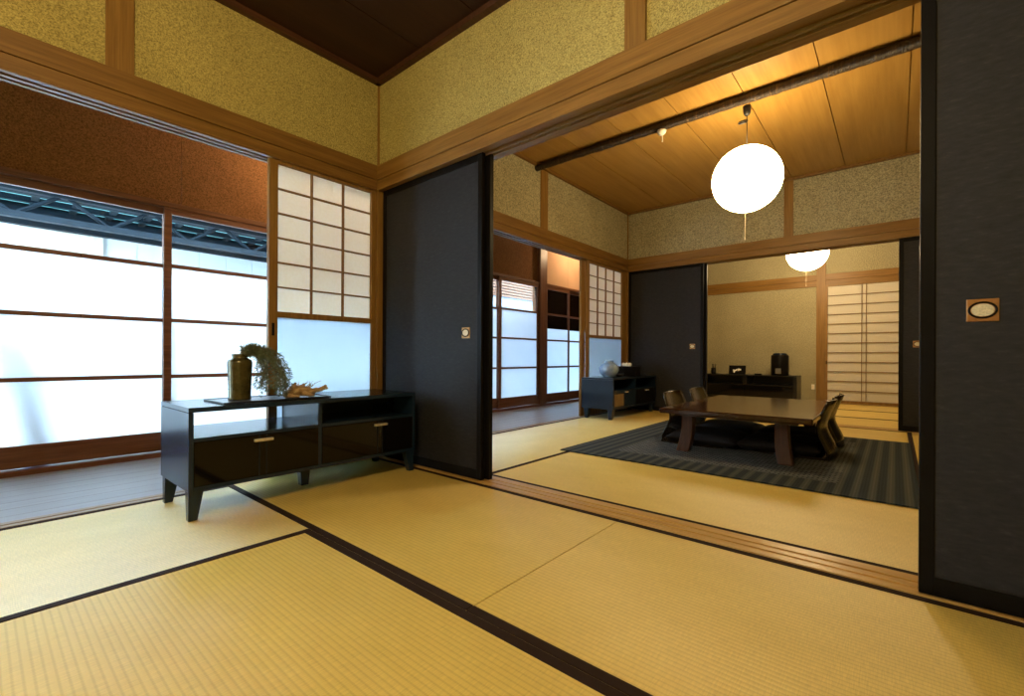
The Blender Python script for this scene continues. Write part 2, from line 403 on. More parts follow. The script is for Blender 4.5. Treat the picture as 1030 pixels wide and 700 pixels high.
def beam_y(name, x, y0, y1, dz, label, mt='wood_y'):
    S_box(name, mt, [(x - .09, x + .018, y0, y1, GZ + dz + .002, NZ + dz), (x - .085, x + .008, y0, y1, GZ + dz - .004, GZ + dz + .004), (x - .10, x + .014, y0, y1, KZ + dz + .010, GZ + dz - .001),
                      (x - .018, x + .012, y0, y1, KZ + dz, KZ + dz + .012), (x - .060, x - .036, y0, y1, KZ + dz, KZ + dz + .012), (x - .10, x - .078, y0, y1, KZ + dz, KZ + dz + .012)], label, 'beam', .0015)
def beam_x(name, y, depth, x0, x1, dz, label, mt='wood_x'):
    a, b = y - .014, y + depth + .008
    S_box(name, mt, [(x0, x1, a - .004, a + .045, GZ + dz + .002, NZ + dz), (x0, x1, b - .045, b + .004, GZ + dz + .002, NZ + dz), (x0, x1, a + .01, b - .01, GZ + dz - .004, GZ + dz + .05), (x0, x1, a, b, KZ + dz + .014, GZ + dz - .001),
                      (x0, x1, a, y + .024, KZ + dz, KZ + dz + .016), (x0, x1, y + .058, y + .070, KZ + dz, KZ + dz + .016), (x0, x1, y + depth - .042, b, KZ + dz, KZ + dz + .016)], label, 'beam', .0015)
beam_y('trim_5', XL, YB, P1a - .016, 0, 'long wooden beam over the corridor opening in the near room')
beam_x('trim_6', P1a, P1b - P1a - .02, XL + .012, XR, 0, 'long wooden lintel beam with door grooves between the near and middle rooms')
beam_y('trim_7', XL2, P1b, P2a - .016, .013, 'wooden beam over the corridor opening in the middle room')
beam_x('trim_8', P2a, P2b - P2a, XL2 + .012, XR, .014, 'wooden lintel beam with door grooves before the far room')
S_box('trim_9', 'wood_x', [(XL2, XR, Y3 - .016, Y3 + .006, 1.845, 1.935), (XL2, XR, Y3 - .010, Y3 + .006, 1.757, 1.842)], 'wooden beam across the rear wall of the far room', 'beam', .0015)
# posts
S_box('trim_10', 'wood_z', [(XL - .02, XL + .010, .362, .460, NZ, C1)], 'short wooden post in the plaster above the corridor beam of the near room', 'post', .0015)
S_box('trim_11', 'wood_z', [(-.852, -.762, P1a - .010, P1a + .02, NZ, C1)], 'short wooden post in the plaster above the first lintel', 'post', .0015)
S_box('trim_12', 'wood_z', [(XL2 - .02, XL2 + .010, 3.575, 3.692, NZ + .01, C2)], 'short wooden post in the middle room beneath the end of the round ceiling beam', 'post', .0015)
S_box('trim_13', 'wood_z', [(-.898, -.815, P2a - .010, P2a + .02, NZ + .01, C2)], 'short wooden post in the plaster above the far dark doors', 'post', .0015)
S_box('trim_14', 'wood_z', [(XL - .10, XL + .009, P1a - .006, P1b - .022, -.05, C1)], 'corner post where the corridor opening meets the first dark sliding door', 'post', .002)
S_box('trim_15', 'wood_z', [(XL2 - .10, XL2 + .012, P2a - .006, P2b - .004, -.05, C2)], 'corner post beside the far dark sliding door', 'post', .002)
S_box('trim_16', 'wood_z', [(-.925, -.806, Y3 - .022, Y3 + .01, 0, C3)], 'full-height wooden post to the left of the far paper screen', 'post', .002)

# ceilings
def ceiling(name, x0, x1, y0, y1, z, mt, seams, label, trim, extra=()):
    bl = []; xs = [x0] + list(seams) + [x1]
    for a, b in zip(xs, xs[1:]): bl.append((a + .003, b - .003, y0, y1, z, z + .02))
    bl.append((x0, x1, y0, y1, z + .018, z + .05))
    return struct(boxes(name, M[mt], None, bl), label, 'ceiling')
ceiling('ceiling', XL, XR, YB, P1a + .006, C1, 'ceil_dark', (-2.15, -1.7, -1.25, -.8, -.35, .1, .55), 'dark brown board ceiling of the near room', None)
ceiling('ceiling_middle', XL2, XR, P1b - .02, P2a + .006, C2, 'ceil', (-2.17, -1.745, -1.28, -.826, -.378, .066, .53), 'orange board ceiling of the middle room', None)
ceiling('ceiling_far', XL2, XR, P2b - .006, Y3 + .01, C3, 'ceil', (-2.1, -1.6, -1.1, -.6, -.1, .4), 'board ceiling of the far room', None)
S_box('trim_17', 'ceil_trim', [(XL, XL + .035, YB, P1a, C1 - .032, C1 + .002), (XL, XR, P1a - .032, P1a + .006, C1 - .032, C1 + .002)], 'dark rail round the edge of the near-room ceiling', 'ceiling trim', .002)
S_box('trim_18', 'wood_y', [(XL2, XL2 + .03, P1b - .02, P2a, C2 - .026, C2 + .002), (XL2, XR, P2a - .026, P2a + .006, C2 - .026, C2 + .002), (XL2, XR, P1b - .022, P1b + .006, C2 - .026, C2 + .002)], 'light rail round the edge of the middle-room ceiling', 'ceiling trim', .002)
# round beam
bb = MB((-.8, 3.51, 2.497)); n = 90; pts = []; rr = []
for i in range(n + 1):
    x = XL2 + .002 + (XR - XL2 - .004) * i / n
    pts.append((x, 3.51, 2.497)); rr.append(.033 + random.uniform(-.0025, .0025))
bb.tube(pts, rr, 14)
tag(bb.build('ceiling_beam', M['bark'], smooth=True), 'dark knobbly round beam under the middle-room ceiling', 'ceiling beam', None, 'structure')

# ------------------------------------------------------------------ corridor outer wall, windows
S_box('wall_corridor', 'brown', [(XO - .06, XO, EY0, .924, 1.70, 2.42), (XO - .06, XO, .927, 2.55, 1.70, 2.42), (XO - .06, XO, 2.553, 5.03, 1.70, 2.42)], 'brown sand-plaster panels over the corridor windows', 'wall')
S_box('wall_corridor_far', 'plaster_lit', [(XO - .06, XO, 5.19, 5.80, 1.70, 2.42), (XO - .06, XO, 5.803, EY1, 1.70, 2.42)], 'plaster panel over the corridor windows past the dark post, with lamp light put into its paler colour', 'wall')  # painted paler than the brown panels to imitate lamp light falling here
S_box('wall_corridor_end', 'brown', [(XO, -2.70, EY1, EY1 + .08, -.05, 2.42)], 'brown end wall of the corridor', 'wall')
S_box('wall_corridor_start', 'brown', [(XO, -2.70, EY0 - .08, EY0, -.05, 2.42)], 'brown near end wall of the corridor', 'wall')
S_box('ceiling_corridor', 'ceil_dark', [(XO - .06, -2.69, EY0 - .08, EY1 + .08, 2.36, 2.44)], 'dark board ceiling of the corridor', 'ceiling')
S_box('trim_19', 'sash', [(XO - .07, XO + .045, EY0, 5.03, 1.668, 1.702), (XO - .07, XO + .045, 5.19, EY1, 1.668, 1.702)], 'brown window head rail along the corridor', 'window head', .002)
S_box('trim_20', 'sash', [(XO - .07, XO + .06, EY0, 5.03, -.05, .018), (XO - .07, XO + .06, 5.19, EY1, -.05, .018)], 'brown window track at the edge of the corridor floor', 'window track', .002)
S_box('trim_21', 'sashz', [(XO - .08, XO + .06, 5.03, 5.19, -.05, 2.38)], 'dark post between the corridor windows', 'post', .003)

def sash(k, y0, y1, x, label, half=False, st=.043):
    t = thing('window_%d' % k, label, 'window', (x, (y0 + y1) / 2, .02), None, 'structure')
    d = .014
    rails = [(.022, .148), (.512, .536), (.893, .917), (1.262, 1.288), (1.625, 1.668)]
    fb = [(x - d, x + d, y0, y0 + st, .02, 1.667), (x - d, x + d, y1 - st, y1, .02, 1.667)]
    fb += [(x - d + .001, x + d - .001, y0 + st - .002, y1 - st + .002, a, b) for a, b in rails]
    boxes('window_frame', M['sash'], t, fb, bevel=.0015)
    zz = [b for a, b in rails[:-1]], [a for a, b in rails[1:]]
    for i, (a, b) in enumerate(zip(*zz)):
        def pane(nm, z0, z1, fr):
            mb = MB((x, (y0 + y1) / 2, (z0 + z1) / 2))
            fs = mb.box(x - .002, x + .002, y0 + st - .004, y1 - st + .004, z0, z1)
            if fr: fs[3].material_index = 1
            o = mb.build(nm, None, t, mats=[M['clear'], M['frosted']] if fr else [M['clear']])
            o['label'] = 'frosted pane' if fr else 'clear pane'
        if i == 3: pane('clear_pane', a - .002, b + .002, False)
        elif i == 2 and half:
            pane('frosted_pane', a - .002, 1.07, True); pane('clear_pane', 1.07, b + .002, False)
        else: pane('frosted_pane', a - .002, b + .002, True)
    # tiny screws on the rails
    for zz_ in (.905, 1.275):
        mb = MB((x + d, (y0 + y1) / 2, zz_)); mb.tube([(x + d - .002, (y0 + y1) / 2, zz_), (x + d + .002, (y0 + y1) / 2, zz_)], .004, 10)
        mb.build('screw', M['lacquer'], t)
    return t
ws = [(-.87, .03), (-.03, .868), (.822, 1.72), (1.67, 2.56), (2.51, 3.40), (3.35, 4.255), (4.205, 5.03)]
wl = ['sliding window sash at the near end of the corridor, mostly out of the picture', 'large sliding window sash at the left edge, with a bluish shadow on its lowest pane', 'sliding window sash behind the tall bronze vase', 'sliding window sash hidden behind the near paper screen',
      'sliding window sash in the middle of the corridor', 'sliding window sash just visible past the edge of the first dark door', 'sliding window sash in the middle room to the left of the dark post']
for i, (a, b) in enumerate(ws): sash(i + 1, a, b, XO + (.026 if i % 2 == 0 else -.012), wl[i])
sash(8, 5.195, 5.80, XO + .024, 'narrow window sash right of the dark corridor post', True, .034)
sash(9, 5.775, 6.44, XO - .012, 'narrow window sash at the far end of the corridor beside the paper screen', True, .034)

# ------------------------------------------------------------------ paper screens on the corridor side
def shoji_side(label, x, ya, cols, yb, zt, zm, rows, st, handle):
    d = .015
    t = thing('shoji_screen', label, 'paper screen', (x, (ya + yb) / 2, .003))
    y0, y1 = cols[0], cols[-1]
    boxes('frame', M['wood_z'], t, [(x - d, x + d, ya, y0, .004, zt + .03), (x - d, x + d, y1, yb, .004, zt + .03), (x - d, x + d, y0 - .002, y1 + .002, zt, zt + .03), (x - d, x + d, y0 - .002, y1 + .002, zm - .032, zm), (x - d, x + d, y0 - .002, y1 + .002, .004, .11)], bevel=.0015)
    bl = [(x - .004, x + .013, c - .0045, c + .0045, zm, zt) for c in cols[1:-1]]
    for i in range(1, rows): z = zm + (zt - zm) * i / rows; bl.append((x - .006, x + .011, y0, y1, z - .004, z + .004))
    boxes('lattice', M['kumiko'], t, bl)
    boxes('paper', M['paper'], t, [(x - .0075, x - .006, y0 - .003, y1 + .003, zm - .003, zt + .003)])
    mb = MB((x, (y0 + y1) / 2, .5)); fs = mb.box(x - .002, x + .002, y0 - .003, y1 + .003, .108, zm - .03); fs[3].material_index = 1
    mb.build('glass_pane', None, t, mats=[M['clear'], M['frosted_in']])
    if handle: boxes('finger_pull', M['lacquer'], t, [(x + d - .003, x + d + .002, ya + .016, ya + .030, .78, .85)])
    return t
shoji_side('paper screen with a three-column lattice over a frosted pane, by the near black cabinet', -2.645, 1.043, [1.09, 1.285, 1.484, 1.681], 1.712, 1.741, .915, 6, .04, True)
shoji_side('paper screen with a four-column lattice over a frosted pane, behind the blue vase', -2.688, 4.485, [4.535, 4.735, 4.93, 5.133, 5.346], 5.46, 1.745, .925, 6, .06, False)
S_box('trim_22', 'wood_z', [(-2.74, -2.712, 4.42, 4.50, .0, 1.77)], 'stile of a second screen slid behind the far corridor screen', 'screen stile', .002)

# far room screen
t = thing('shoji_screen', 'tall paper screen of twelve rows in the far room behind the table', 'paper screen', (-.35, Y3 - .03, .003))
yy = Y3 - .025
boxes('frame', M['wood_z'], t, [(-.806, -.780, yy - .015, yy + .015, .004, 1.756), (.10, .13, yy - .015, yy + .015, .004, 1.756), (-.78, .10, yy - .015, yy + .015, 1.742, 1.756), (-.78, .10, yy - .015, yy + .015, .004, .045)], bevel=.0015)
bl = [(-.379, -.372, yy - .012, yy + .004, .045, 1.742), (-.328, -.321, yy - .012, yy + .004, .045, 1.742)]
for i in range(1, 12): z = .045 + (1.742 - .045) * i / 12; bl.append((-.78, .10, yy - .010, yy + .006, z - .005, z + .005))
boxes('lattice', M['kumiko'], t, bl)
boxes('paper', M['paper'], t, [(-.783, .103, yy + .006, yy + .0085, .04, 1.745)])
boxes('finger_pull', M['lacquer'], t, [(-.800, -.788, yy - .018, yy - .013, .58, .63)])
S_box('trim_23', 'sill', [(-.806, XR, Y3 - .075, Y3 + .004, -.05, .004)], 'wooden floor track under the far paper screen', 'door track')

# ------------------------------------------------------------------ dark sliding doors (fusuma)
def fusuma(k, x0, x1, y, zt, label, hx=None, face=True, back=False):
    t = thing('door_%d' % k, label, 'sliding door', ((x0 + x1) / 2, y, .005), None, 'structure')
    st = .033; d = .014; z0 = .006
    boxes('door_frame', M['lacquer'], t, [(x0, x0 + st, y - d, y + d, z0, zt), (x1 - st, x1, y - d, y + d, z0, zt), (x0 + st - .001, x1 - st + .001, y - d, y + d, z0, z0 + .052), (x0 + st - .001, x1 - st + .001, y - d, y + d, zt - .042, zt)], bevel=.002)
    boxes('paper_panel', M['fusuma'], t, [(x0 + st - .002, x1 - st + .002, y - d + .005, y + d - .005, z0 + .05, zt - .04)])
    if hx is not None:
        f = y - d + .005; hz = .797
        h = boxes('door_handle', M['brass'], t, [(hx - .031, hx + .031, f - .004, f + .002, hz - .027, hz + .033)], bevel=.0015); h['label'] = 'brass recessed finger plate'
        mb = MB((hx, f - .004, hz)); n = 28
        ring = [(hx + .022 * math.cos(2 * PI * i / n), hz + .003 + .0165 * math.sin(2 * PI * i / n)) for i in range(n)]
        mb.prism_y(ring, f - .0065, f - .003)
        o = mb.build('inset', M['pearl'], h); o.location = Vector((hx, f - .004, hz)) - world_loc(h)
        mb = MB((hx, f - .004, hz))
        pr = [(hx + .026 * math.cos(2 * PI * i / n), f - .0055, hz + .003 + .0205 * math.sin(2 * PI * i / n)) for i in range(n + 1)]
        mb.tube(pr, .0028, 6, False); mb.build('rim', M['lacquer'], h)
    return t
fusuma(1, XL + .014, -1.693, 1.764, KZ + .008, 'dark charcoal sliding door beside the near black cabinet', -1.815)
fusuma(2, XL + .04, -1.668, 1.801, KZ + .008, 'second charcoal sliding door stacked behind the one beside the near cabinet')
fusuma(3, .052, .975, 1.748, KZ + .008, 'large dark charcoal sliding door at the right edge of the picture', .177)
fusuma(4, XL2 + .014, -1.715, 5.495, KZ + .020, 'charcoal sliding door behind the blue-sided cabinet', -1.838)
fusuma(5, XL2 + .05, -1.690, 5.545, KZ + .020, 'charcoal sliding door stacked behind the one by the blue-sided cabinet')
fusuma(6, .020, .94, 5.492, KZ + .020, 'narrow-looking charcoal sliding door right of the far paper screen', .150)

# ------------------------------------------------------------------ pendant lamps
def globe_profile(r):
    n = 28; return [(max(0, r * math.sin(PI * i / n)), -r * math.cos(PI * i / n)) for i in range(n + 1)]
def pendant(label, c, r, ztop, with_loop, group, mt='lamp'):
    x, y, z = c
    t = thing('pendant_lamp', label, 'pendant lamp', (x, y, ztop), group)
    mb = MB(c); mb.lathe(c, globe_profile(r), 48); mb.build('lamp_shade', M[mt], t, smooth=True)
    mb = MB(c); mb.tube([(x, y, z + r * .98), (x, y, ztop - .03)], .0032, 8); mb.build('cord', M['cord'], t, smooth=True)
    mb = MB((x, y, ztop)); mb.lathe((x, y, ztop), [(0, -.068), (.014, -.066), (.024, -.05), (.027, -.02), (.027, 0), (0, 0)], 20); mb.build('ceiling_cap', M['cord'], t, smooth=True)
    if with_loop:
        mb = MB((x - .03, y, ztop - .1)); n = 22
        mb.tube([(x - .026 + .026 * math.cos(2 * PI * i / n), y + .018 * math.sin(2 * PI * i / n), ztop - .105 + .015 * math.sin(2 * PI * i / n)) for i in range(n + 1)], .0075, 8, False)
        mb.build('cord_adjuster', M['cord'], t, smooth=True)
    mb = MB(c); mb.tube([(x - .008, y, z - r * .99), (x - .010, y, z - r - .185)], .0013, 6)
    mb.lathe((x - .010, y, z - r - .205), [(0, 0), (.0035, .004), (.0035, .018), (0, .024)], 10); mb.build('pull_string', M['string'], t)
    return t
pendant('glowing white paper globe lamp hanging over the low table', (-.818, 3.56, 1.945), .229, 2.468, True, None)
pendant('glowing globe lamp of the far room, half hidden by the lintel', (-.885, 7.0, 2.045), .238, C3, False, None, 'lamp_far')
pendant('glowing globe lamp hanging in the near room overhead', (-.62, -.25, 1.97), .238, C1, False, None, 'lamp_near')

# small white ceiling fitting
t = thing('ceiling_socket', 'small white fitting hanging under the round beam', 'ceiling fitting', (-1.423, 3.51, 2.465))
mb = MB((-1.423, 3.51, 2.465)); mb.lathe((-1.423, 3.51, 2.465), [(0, -.036), (.012, -.036), (.03, -.022), (.036, -.006), (.036, 0), (0, 0)], 22); mb.build('cover', M['white'], t, smooth=True)
mb = MB((-1.42, 3.51, 2.42)); mb.tube([(-1.418, 3.51, 2.43), (-1.417, 3.51, 2.375)], .005, 8); mb.build('pull_tab', M['white'], t)

# corridor lamps
for y, lab in ((1.80, 'small corridor ceiling lamp behind the near paper screen'), (5.85, 'small corridor ceiling lamp at the far end of the corridor')):
    t = thing('ceiling_lamp', lab, 'ceiling lamp', (-3.3, y, 2.36))
    mb = MB((-3.3, y, 2.3)); mb.lathe((-3.3, y, 2.295), globe_profile(.055), 24); mb.build('globe', M['bulb'], t, smooth=True)
    mb = MB((-3.3, y, 2.35)); mb.lathe((-3.3, y, 2.34), [(0, 0), (.04, 0), (.045, .02), (0, .02)], 20); mb.build('mount', M['white'], t)

# ------------------------------------------------------------------ near media cabinet (long black, open back shelf)
def leg_block(name, mat, parent, x, y, sx, sy, h, tx, ty, inset=(0, 0)):
    a, b = sx / 2, sy / 2; c, d = tx / 2, ty / 2; ix, iy = inset
    mb = MB((x, y, h / 2)); e = .0018
    mb.hexa([(x - c + ix, y - d + iy, e), (x + c + ix, y - d + iy, e), (x + c + ix, y + d + iy, e), (x - c + ix, y + d + iy, e), (x - a, y - b, h), (x + a, y - b, h), (x + a, y + b, h), (x - a, y + b, h)])
    return mb.build(name, M[mat], parent, bevel=.0015)
cab = thing('media_cabinet', 'long low black media cabinet carrying the bronze vase, open shelf above glossy doors', 'cabinet', (-2.36, 1.11, .0018))
x0, x1, ya, yb, zb, zt = -2.565, -2.15, .552, 1.668, .120, .458
boxes('top', M['furn'], cab, [(x0, x1, ya, yb, zt - .020, zt)], bevel=.002)
boxes('side_panel', M['furn'], cab, [(x0, x1, ya, ya + .018, zb, zt - .021)], bevel=.0015)
boxes('side_panel', M['furn'], cab, [(x0, x1, yb - .018, yb, zb, zt - .021)], bevel=.0015)
boxes('divider', M['furn'], cab, [(x0 + .005, x1 - .004, 1.086, 1.104, zb + .018, zt - .021)])
boxes('shelf', M['furn'], cab, [(x0 + .004, x1 - .002, ya + .0185, 1.0855, .318, .334)], bevel=.001)
boxes('shelf', M['furn'], cab, [(x0 + .004, x1 - .002, 1.1045, yb - .0185, .318, .334)], bevel=.001)
boxes('bottom_panel', M['furn'], cab, [(x0, x1, ya + .0185, yb - .0185, zb, zb + .017)])
boxes('back_panel', M['furn'], cab, [(x0 + .001, x0 + .008, ya + .019, 1.085, zb + .018, .317)])
boxes('back_panel', M['furn'], cab, [(x0 + .001, x0 + .008, 1.105, yb - .019, zb + .018, zt - .022)])
for y0, y1, hy in ((ya + .02, 1.084, .832), (1.106, yb - .02, 1.432)):
    dr = boxes('door', M['gloss'], cab, [(x1 - .016, x1 + .001, y0, y1, zb + .020, .3165)], bevel=.001)
    boxes('trim_strip', M['navy'], dr, [(x1 + .0005, x1 + .004, hy - .018, hy - .014, zb + .021, .315), (x1 + .0005, x1 + .004, hy + .012, hy + .016, zb + .021, .315)])
    hd = boxes('handle', M['chrome'], dr, [(x1 + .001, x1 + .016, hy - .040, hy + .040, .290, .303)], bevel=.003); hd['label'] = 'silver bar handle'
for lx, ly, iy in ((x0 + .040, ya + .030, -.004), (x1 - .034, ya + .030, -.004), (x0 + .040, yb - .030, .004), (x1 - .034, yb - .030, .004)):
    leg_block('leg', 'furn', cab, lx, ly, .046, .054, zb, .030, .032, (0 if lx < -2.4 else .012, iy - .008 if ly < 1 else iy + .008))
leg_block('centre_leg', 'furn', cab, -2.345, 1.105, .05, .055, zb, .036, .038)

tr = MB((-2.33, .95, .46)); tr.box(-2.462, -2.195, .69, 1.175, .4585, .4625); 
for b in ((-2.462, -2.195, .69, .694), (-2.462, -2.195, 1.171, 1.175), (-2.462, -2.458, .69, 1.175), (-2.199, -2.195, .69, 1.175)): tr.box(*b, .4585, .466)
tag(tr.build('tray', M['tray'], bevel=.001), 'thin dark rectangular tray under the bronze vase and driftwood', 'tray')

VX, VY, VZ = -2.345, .803, .4632
va = thing('vase', 'tall bronze-green cylindrical vase with a narrow neck on the dark tray', 'vase', (VX, VY, VZ))
R = .050
prof = [(0, 0), (R * .93, 0), (R * .96, .004), (R * .92, .014), (R * .93, .05), (R * .97, .10), (R, .14), (R * 1.03, .165), (R * 1.02, .176), (R * .93, .186), (R * .72, .191), (R * .64, .196), (R * .66, .204), (R * .68, .212), (R * .62, .213), (R * .56, .205), (R * .58, .19), (R * .85, .17), (R * .85, .02), (0, .015)]
mb = MB((VX, VY, VZ)); mb.lathe((VX, VY, VZ), prof, 40); mb.build('vessel', M['bronze'], va, smooth=True)
mb = MB((VX, VY, VZ))
for z in (.05, .095, .135):
    mb.tube([(VX + (R * (.935 + (z - .05) * .75) + .0008) * math.cos(2 * PI * i / 40), VY + (R * (.935 + (z - .05) * .75) + .0008) * math.sin(2 * PI * i / 40), VZ + z) for i in range(41)], .0012, 6, False)
mb.build('throwing_ring', M['bronze'], va, smooth=True)

# drooping spray
def bez(p, t):
    p = [Vector(q) for q in p]
    while len(p) > 1: p = [a.lerp(b, t) for a, b in zip(p, p[1:])]
    return p[0]
sp = thing('leaf_spray', 'feathery grey-green spray arching out of the bronze vase onto the tray', 'dried plant', (VX, VY, VZ + .19))
stem = MB((VX, VY, VZ + .19)); lf = MB((VX, VY, VZ + .19))
mouth = Vector((VX, VY, VZ + .20)); rng = random.Random(4)
def needles(p, d, n, L):
    for _ in range(n):
        dirv = (d * rng.uniform(.2, 1.0) + Vector((rng.uniform(-1, 1), rng.uniform(-1, 1), rng.uniform(-.9, .9)))).normalized()
        l = L * rng.uniform(.5, 1.1); w = .0016
        s = dirv.cross(Vector((0, 0, 1)));
        if s.length < .05: s = Vector((1, 0, 0))
        s.normalize(); u = dirv.cross(s)
        b = p - lf.o; tip = b + dirv * l; mid = b + dirv * l * .55
        vs = [lf.bm.verts.new(b), lf.bm.verts.new(mid + s * w), lf.bm.verts.new(mid - s * w * .6 + u * w), lf.bm.verts.new(mid - s * w * .6 - u * w), lf.bm.verts.new(tip)]
        for q in ((0, 1, 2), (0, 2, 3), (0, 3, 1), (4, 2, 1), (4, 3, 2), (4, 1, 3)): lf.bm.faces.new([vs[i] for i in q])
for k in range(26):
    f = k / 25
    ex = VX + rng.uniform(-.02, .10); ey = VY + .045 + .15 * rng.random(); ez = VZ + rng.uniform(.005, .07)
    up = VZ + .235 + rng.uniform(0, .05)
    if k < 4: ey = VY + rng.uniform(-.005, .07); ez = VZ + .235 + rng.uniform(0, .02); ex = VX + rng.uniform(-.03, .05)
    ctrl = [mouth + Vector((rng.uniform(-.012, .012), rng.uniform(-.012, .012), -.02)), (VX + rng.uniform(-.02, .02), VY + rng.uniform(-.01, .03), up), (VX + rng.uniform(-.01, .06), VY + .10 + rng.uniform(-.03, .07), up + .01), (ex, ey + .02, VZ + .16), (ex, ey, ez)]
    P = [bez(ctrl, i / 26) for i in range(27)]
    for q in P: q.z = max(q.z, VZ + .004)
    stem.tube(P, [.0016 - .0009 * i / 26 for i in range(27)], 5)
    for i in range(4, 27):
        d = (P[min(i + 1, 26)] - P[i - 1]).normalized()
        needles(P[i], d, 5 if i < 12 else 9, .026)
for v in lf.bm.verts:
    if v.co.z + lf.o.z < VZ + .003: v.co.z = VZ + .003 - lf.o.z
stem.build('stem', M['stemm'], sp, smooth=True); lf.build('foliage', M['leaf'], sp)

# driftwood
dw = MB((-2.30, 1.05, .463)); rg = random.Random(11)
def knob(pts, rad, seg=10):
    P = []; Rr = []
    for a, b, ra, rb in zip(pts, pts[1:], rad, rad[1:]):
        for i in range(5):
            t_ = i / 5; P.append(Vector(a).lerp(Vector(b), t_) + Vector((rg.uniform(-.003, .003), rg.uniform(-.003, .003), rg.uniform(-.003, .003)))); Rr.append((ra + (rb - ra) * t_) * rg.uniform(.85, 1.15))
    P.append(Vector(pts[-1])); Rr.append(rad[-1])
    for i, p in enumerate(P): p.z = max(p.z, .464 + Rr[i])
    dw.tube(P, Rr, seg)
knob([(-2.300, .985, .478), (-2.295, 1.02, .488), (-2.285, 1.06, .494), (-2.275, 1.095, .490), (-2.262, 1.12, .482)], [.012, .022, .027, .022, .014], 14)
knob([(-2.275, 1.085, .492), (-2.250, 1.125, .494), (-2.230, 1.150, .506), (-2.222, 1.160, .519)], [.016, .012, .0105, .007], 12)
knob([(-2.232, 1.148, .505), (-2.215, 1.165, .507)], [.009, .005])
knob([(-2.295, 1.02, .495), (-2.290, 1.030, .518), (-2.286, 1.034, .530)], [.017, .012, .006], 12)
knob([(-2.285, 1.065, .505), (-2.295, 1.078, .520), (-2.290, 1.085, .526)], [.014, .008, .004])
knob([(-2.275, .985, .475), (-2.245, 1.0, .472), (-2.225, 1.03, .470)], [.012, .009, .005])
knob([(-2.262, 1.06, .482), (-2.240, 1.08, .474), (-2.228, 1.10, .470)], [.014, .010, .005])
for i in range(7):
    y = 1.03 + i * .014
    knob([(-2.28, y, .512), (-2.272 + rg.uniform(-.01, .01), y + rg.uniform(-.01, .02), .525), (-2.265 + rg.uniform(-.02, .02), y + rg.uniform(-.01, .035), .535 + rg.uniform(0, .01))], [.003, .0016, .0008], 6)
tag(dw.build('driftwood', M['drift'], smooth=True), 'gnarled pale driftwood piece lying on the right end of the tray', 'driftwood')

# ------------------------------------------------------------------ middle-room cabinet
cb = thing('sideboard', 'low dark cabinet with a blue-black side panel standing against the far charcoal door', 'cabinet', (-2.45, 4.9, .0018))
x0, x1, ya, yb, zb, zt = -2.645, -2.262, 4.325, 5.44, .112, .445
boxes('top', M['navy'], cb, [(x0, x1, ya, yb, zt - .018, zt)], bevel=.002)
boxes('side_panel', M['navy'], cb, [(x0, x1, ya, ya + .018, zb, zt - .019)], bevel=.0015)
boxes('side_panel', M['navy'], cb, [(x0, x1, yb - .018, yb, zb, zt - .019)], bevel=.0015)
boxes('bottom_panel', M['navy'], cb, [(x0, x1, ya + .0185, yb - .0185, zb, zb + .016)])
boxes('back_panel', M['furn'], cb, [(x0 + .001, x0 + .008, ya + .019, yb - .019, zb + .017, zt - .019)])
boxes('shelf', M['furn'], cb, [(x0 + .009, x1 - .002, ya + .0185, yb - .0185, .300, .315)], bevel=.001)
boxes('divider', M['furn'], cb, [(x0 + .009, x1 - .003, 4.86, 4.876, zb + .017, .299)])
boxes('divider', M['furn'], cb, [(x0 + .009, x1 - .003, 4.86, 4.876, .316, zt - .019)])
d1 = boxes('door', M['furn'], cb, [(x1 - .016, x1, ya + .02, 4.858, zb + .018, .298)], bevel=.001)
c = boxes('tan_panel', M['tan_face'], d1, [(x1 - .001, x1 + .003, ya + .032, 4.565, zb + .030, .272)]); c['label'] = 'tan panel'  # plain tan rectangle with upright streaks on the door front
boxes('handle', M['chrome'], d1, [(x1 + .0005, x1 + .014, 4.60, 4.66, .282, .293)], bevel=.002)['label'] = 'small silver handle'
d2 = boxes('door', M['gloss'], cb, [(x1 - .016, x1, 4.878, yb - .02, zb + .018, .298)], bevel=.001)
boxes('handle', M['chrome'], d2, [(x1 + .0005, x1 + .014, 5.13, 5.21, .276, .288)], bevel=.002)['label'] = 'small silver handle'
for lx, ly in ((x0 + .05, ya + .05), (x1 - .045, ya + .05), (x0 + .05, yb - .05), (x1 - .045, yb - .05)):
    leg_block('leg', 'furn', cb, lx, ly, .06, .075, zb, .034, .036, (0, -.018 if ly < 5 else .018))
VX2, VY2 = -2.42, 4.53
mb = MB((VX2, VY2, .4455)); r = .107
mb.lathe((VX2, VY2, .4455), [(0, 0), (.052, 0), (.060, .006), (.086, .034), (.104, .070), (r, .090), (.103, .112), (.085, .140), (.060, .155), (.048, .160), (.047, .176), (.052, .186), (.046, .187), (.041, .176), (.042, .16), (.08, .13), (.09, .09), (.05, .02), (0, .015)], 40)
tag(mb.build('vase', M['glaze'], smooth=True), 'round blue-grey ceramic vase with a short neck on the far cabinet', 'vase')
t = thing('tissue_box', 'black tissue box with white tissue on the far cabinet beside the blue vase', 'tissue box', (-2.43, 5.0, .4455))
boxes('box', M['lacquer'], t, [(-2.56, -2.30, 4.94, 5.07, .4457, .560)], bevel=.004)
mb = MB((-2.47, 5.0, .57)); rg = random.Random(3)
for i in range(3):
    cx = -2.475 + .035 * i; mb.lathe((cx, 5.0, .555), [(0, .002), (.016, .004), (.026, .016), (.024, .034), (.012, .046), (0, .05)], 9)
for v in mb.bm.verts: v.co += Vector((rg.uniform(-.005, .005), rg.uniform(-.005, .005), rg.uniform(-.005, .005)))
mb.build('tissue', M['tissue'], t, smooth=True)
t = thing('dish', 'small low dark dish between the blue vase and the tissue box', 'dish', (-2.42, 4.77, .4455))
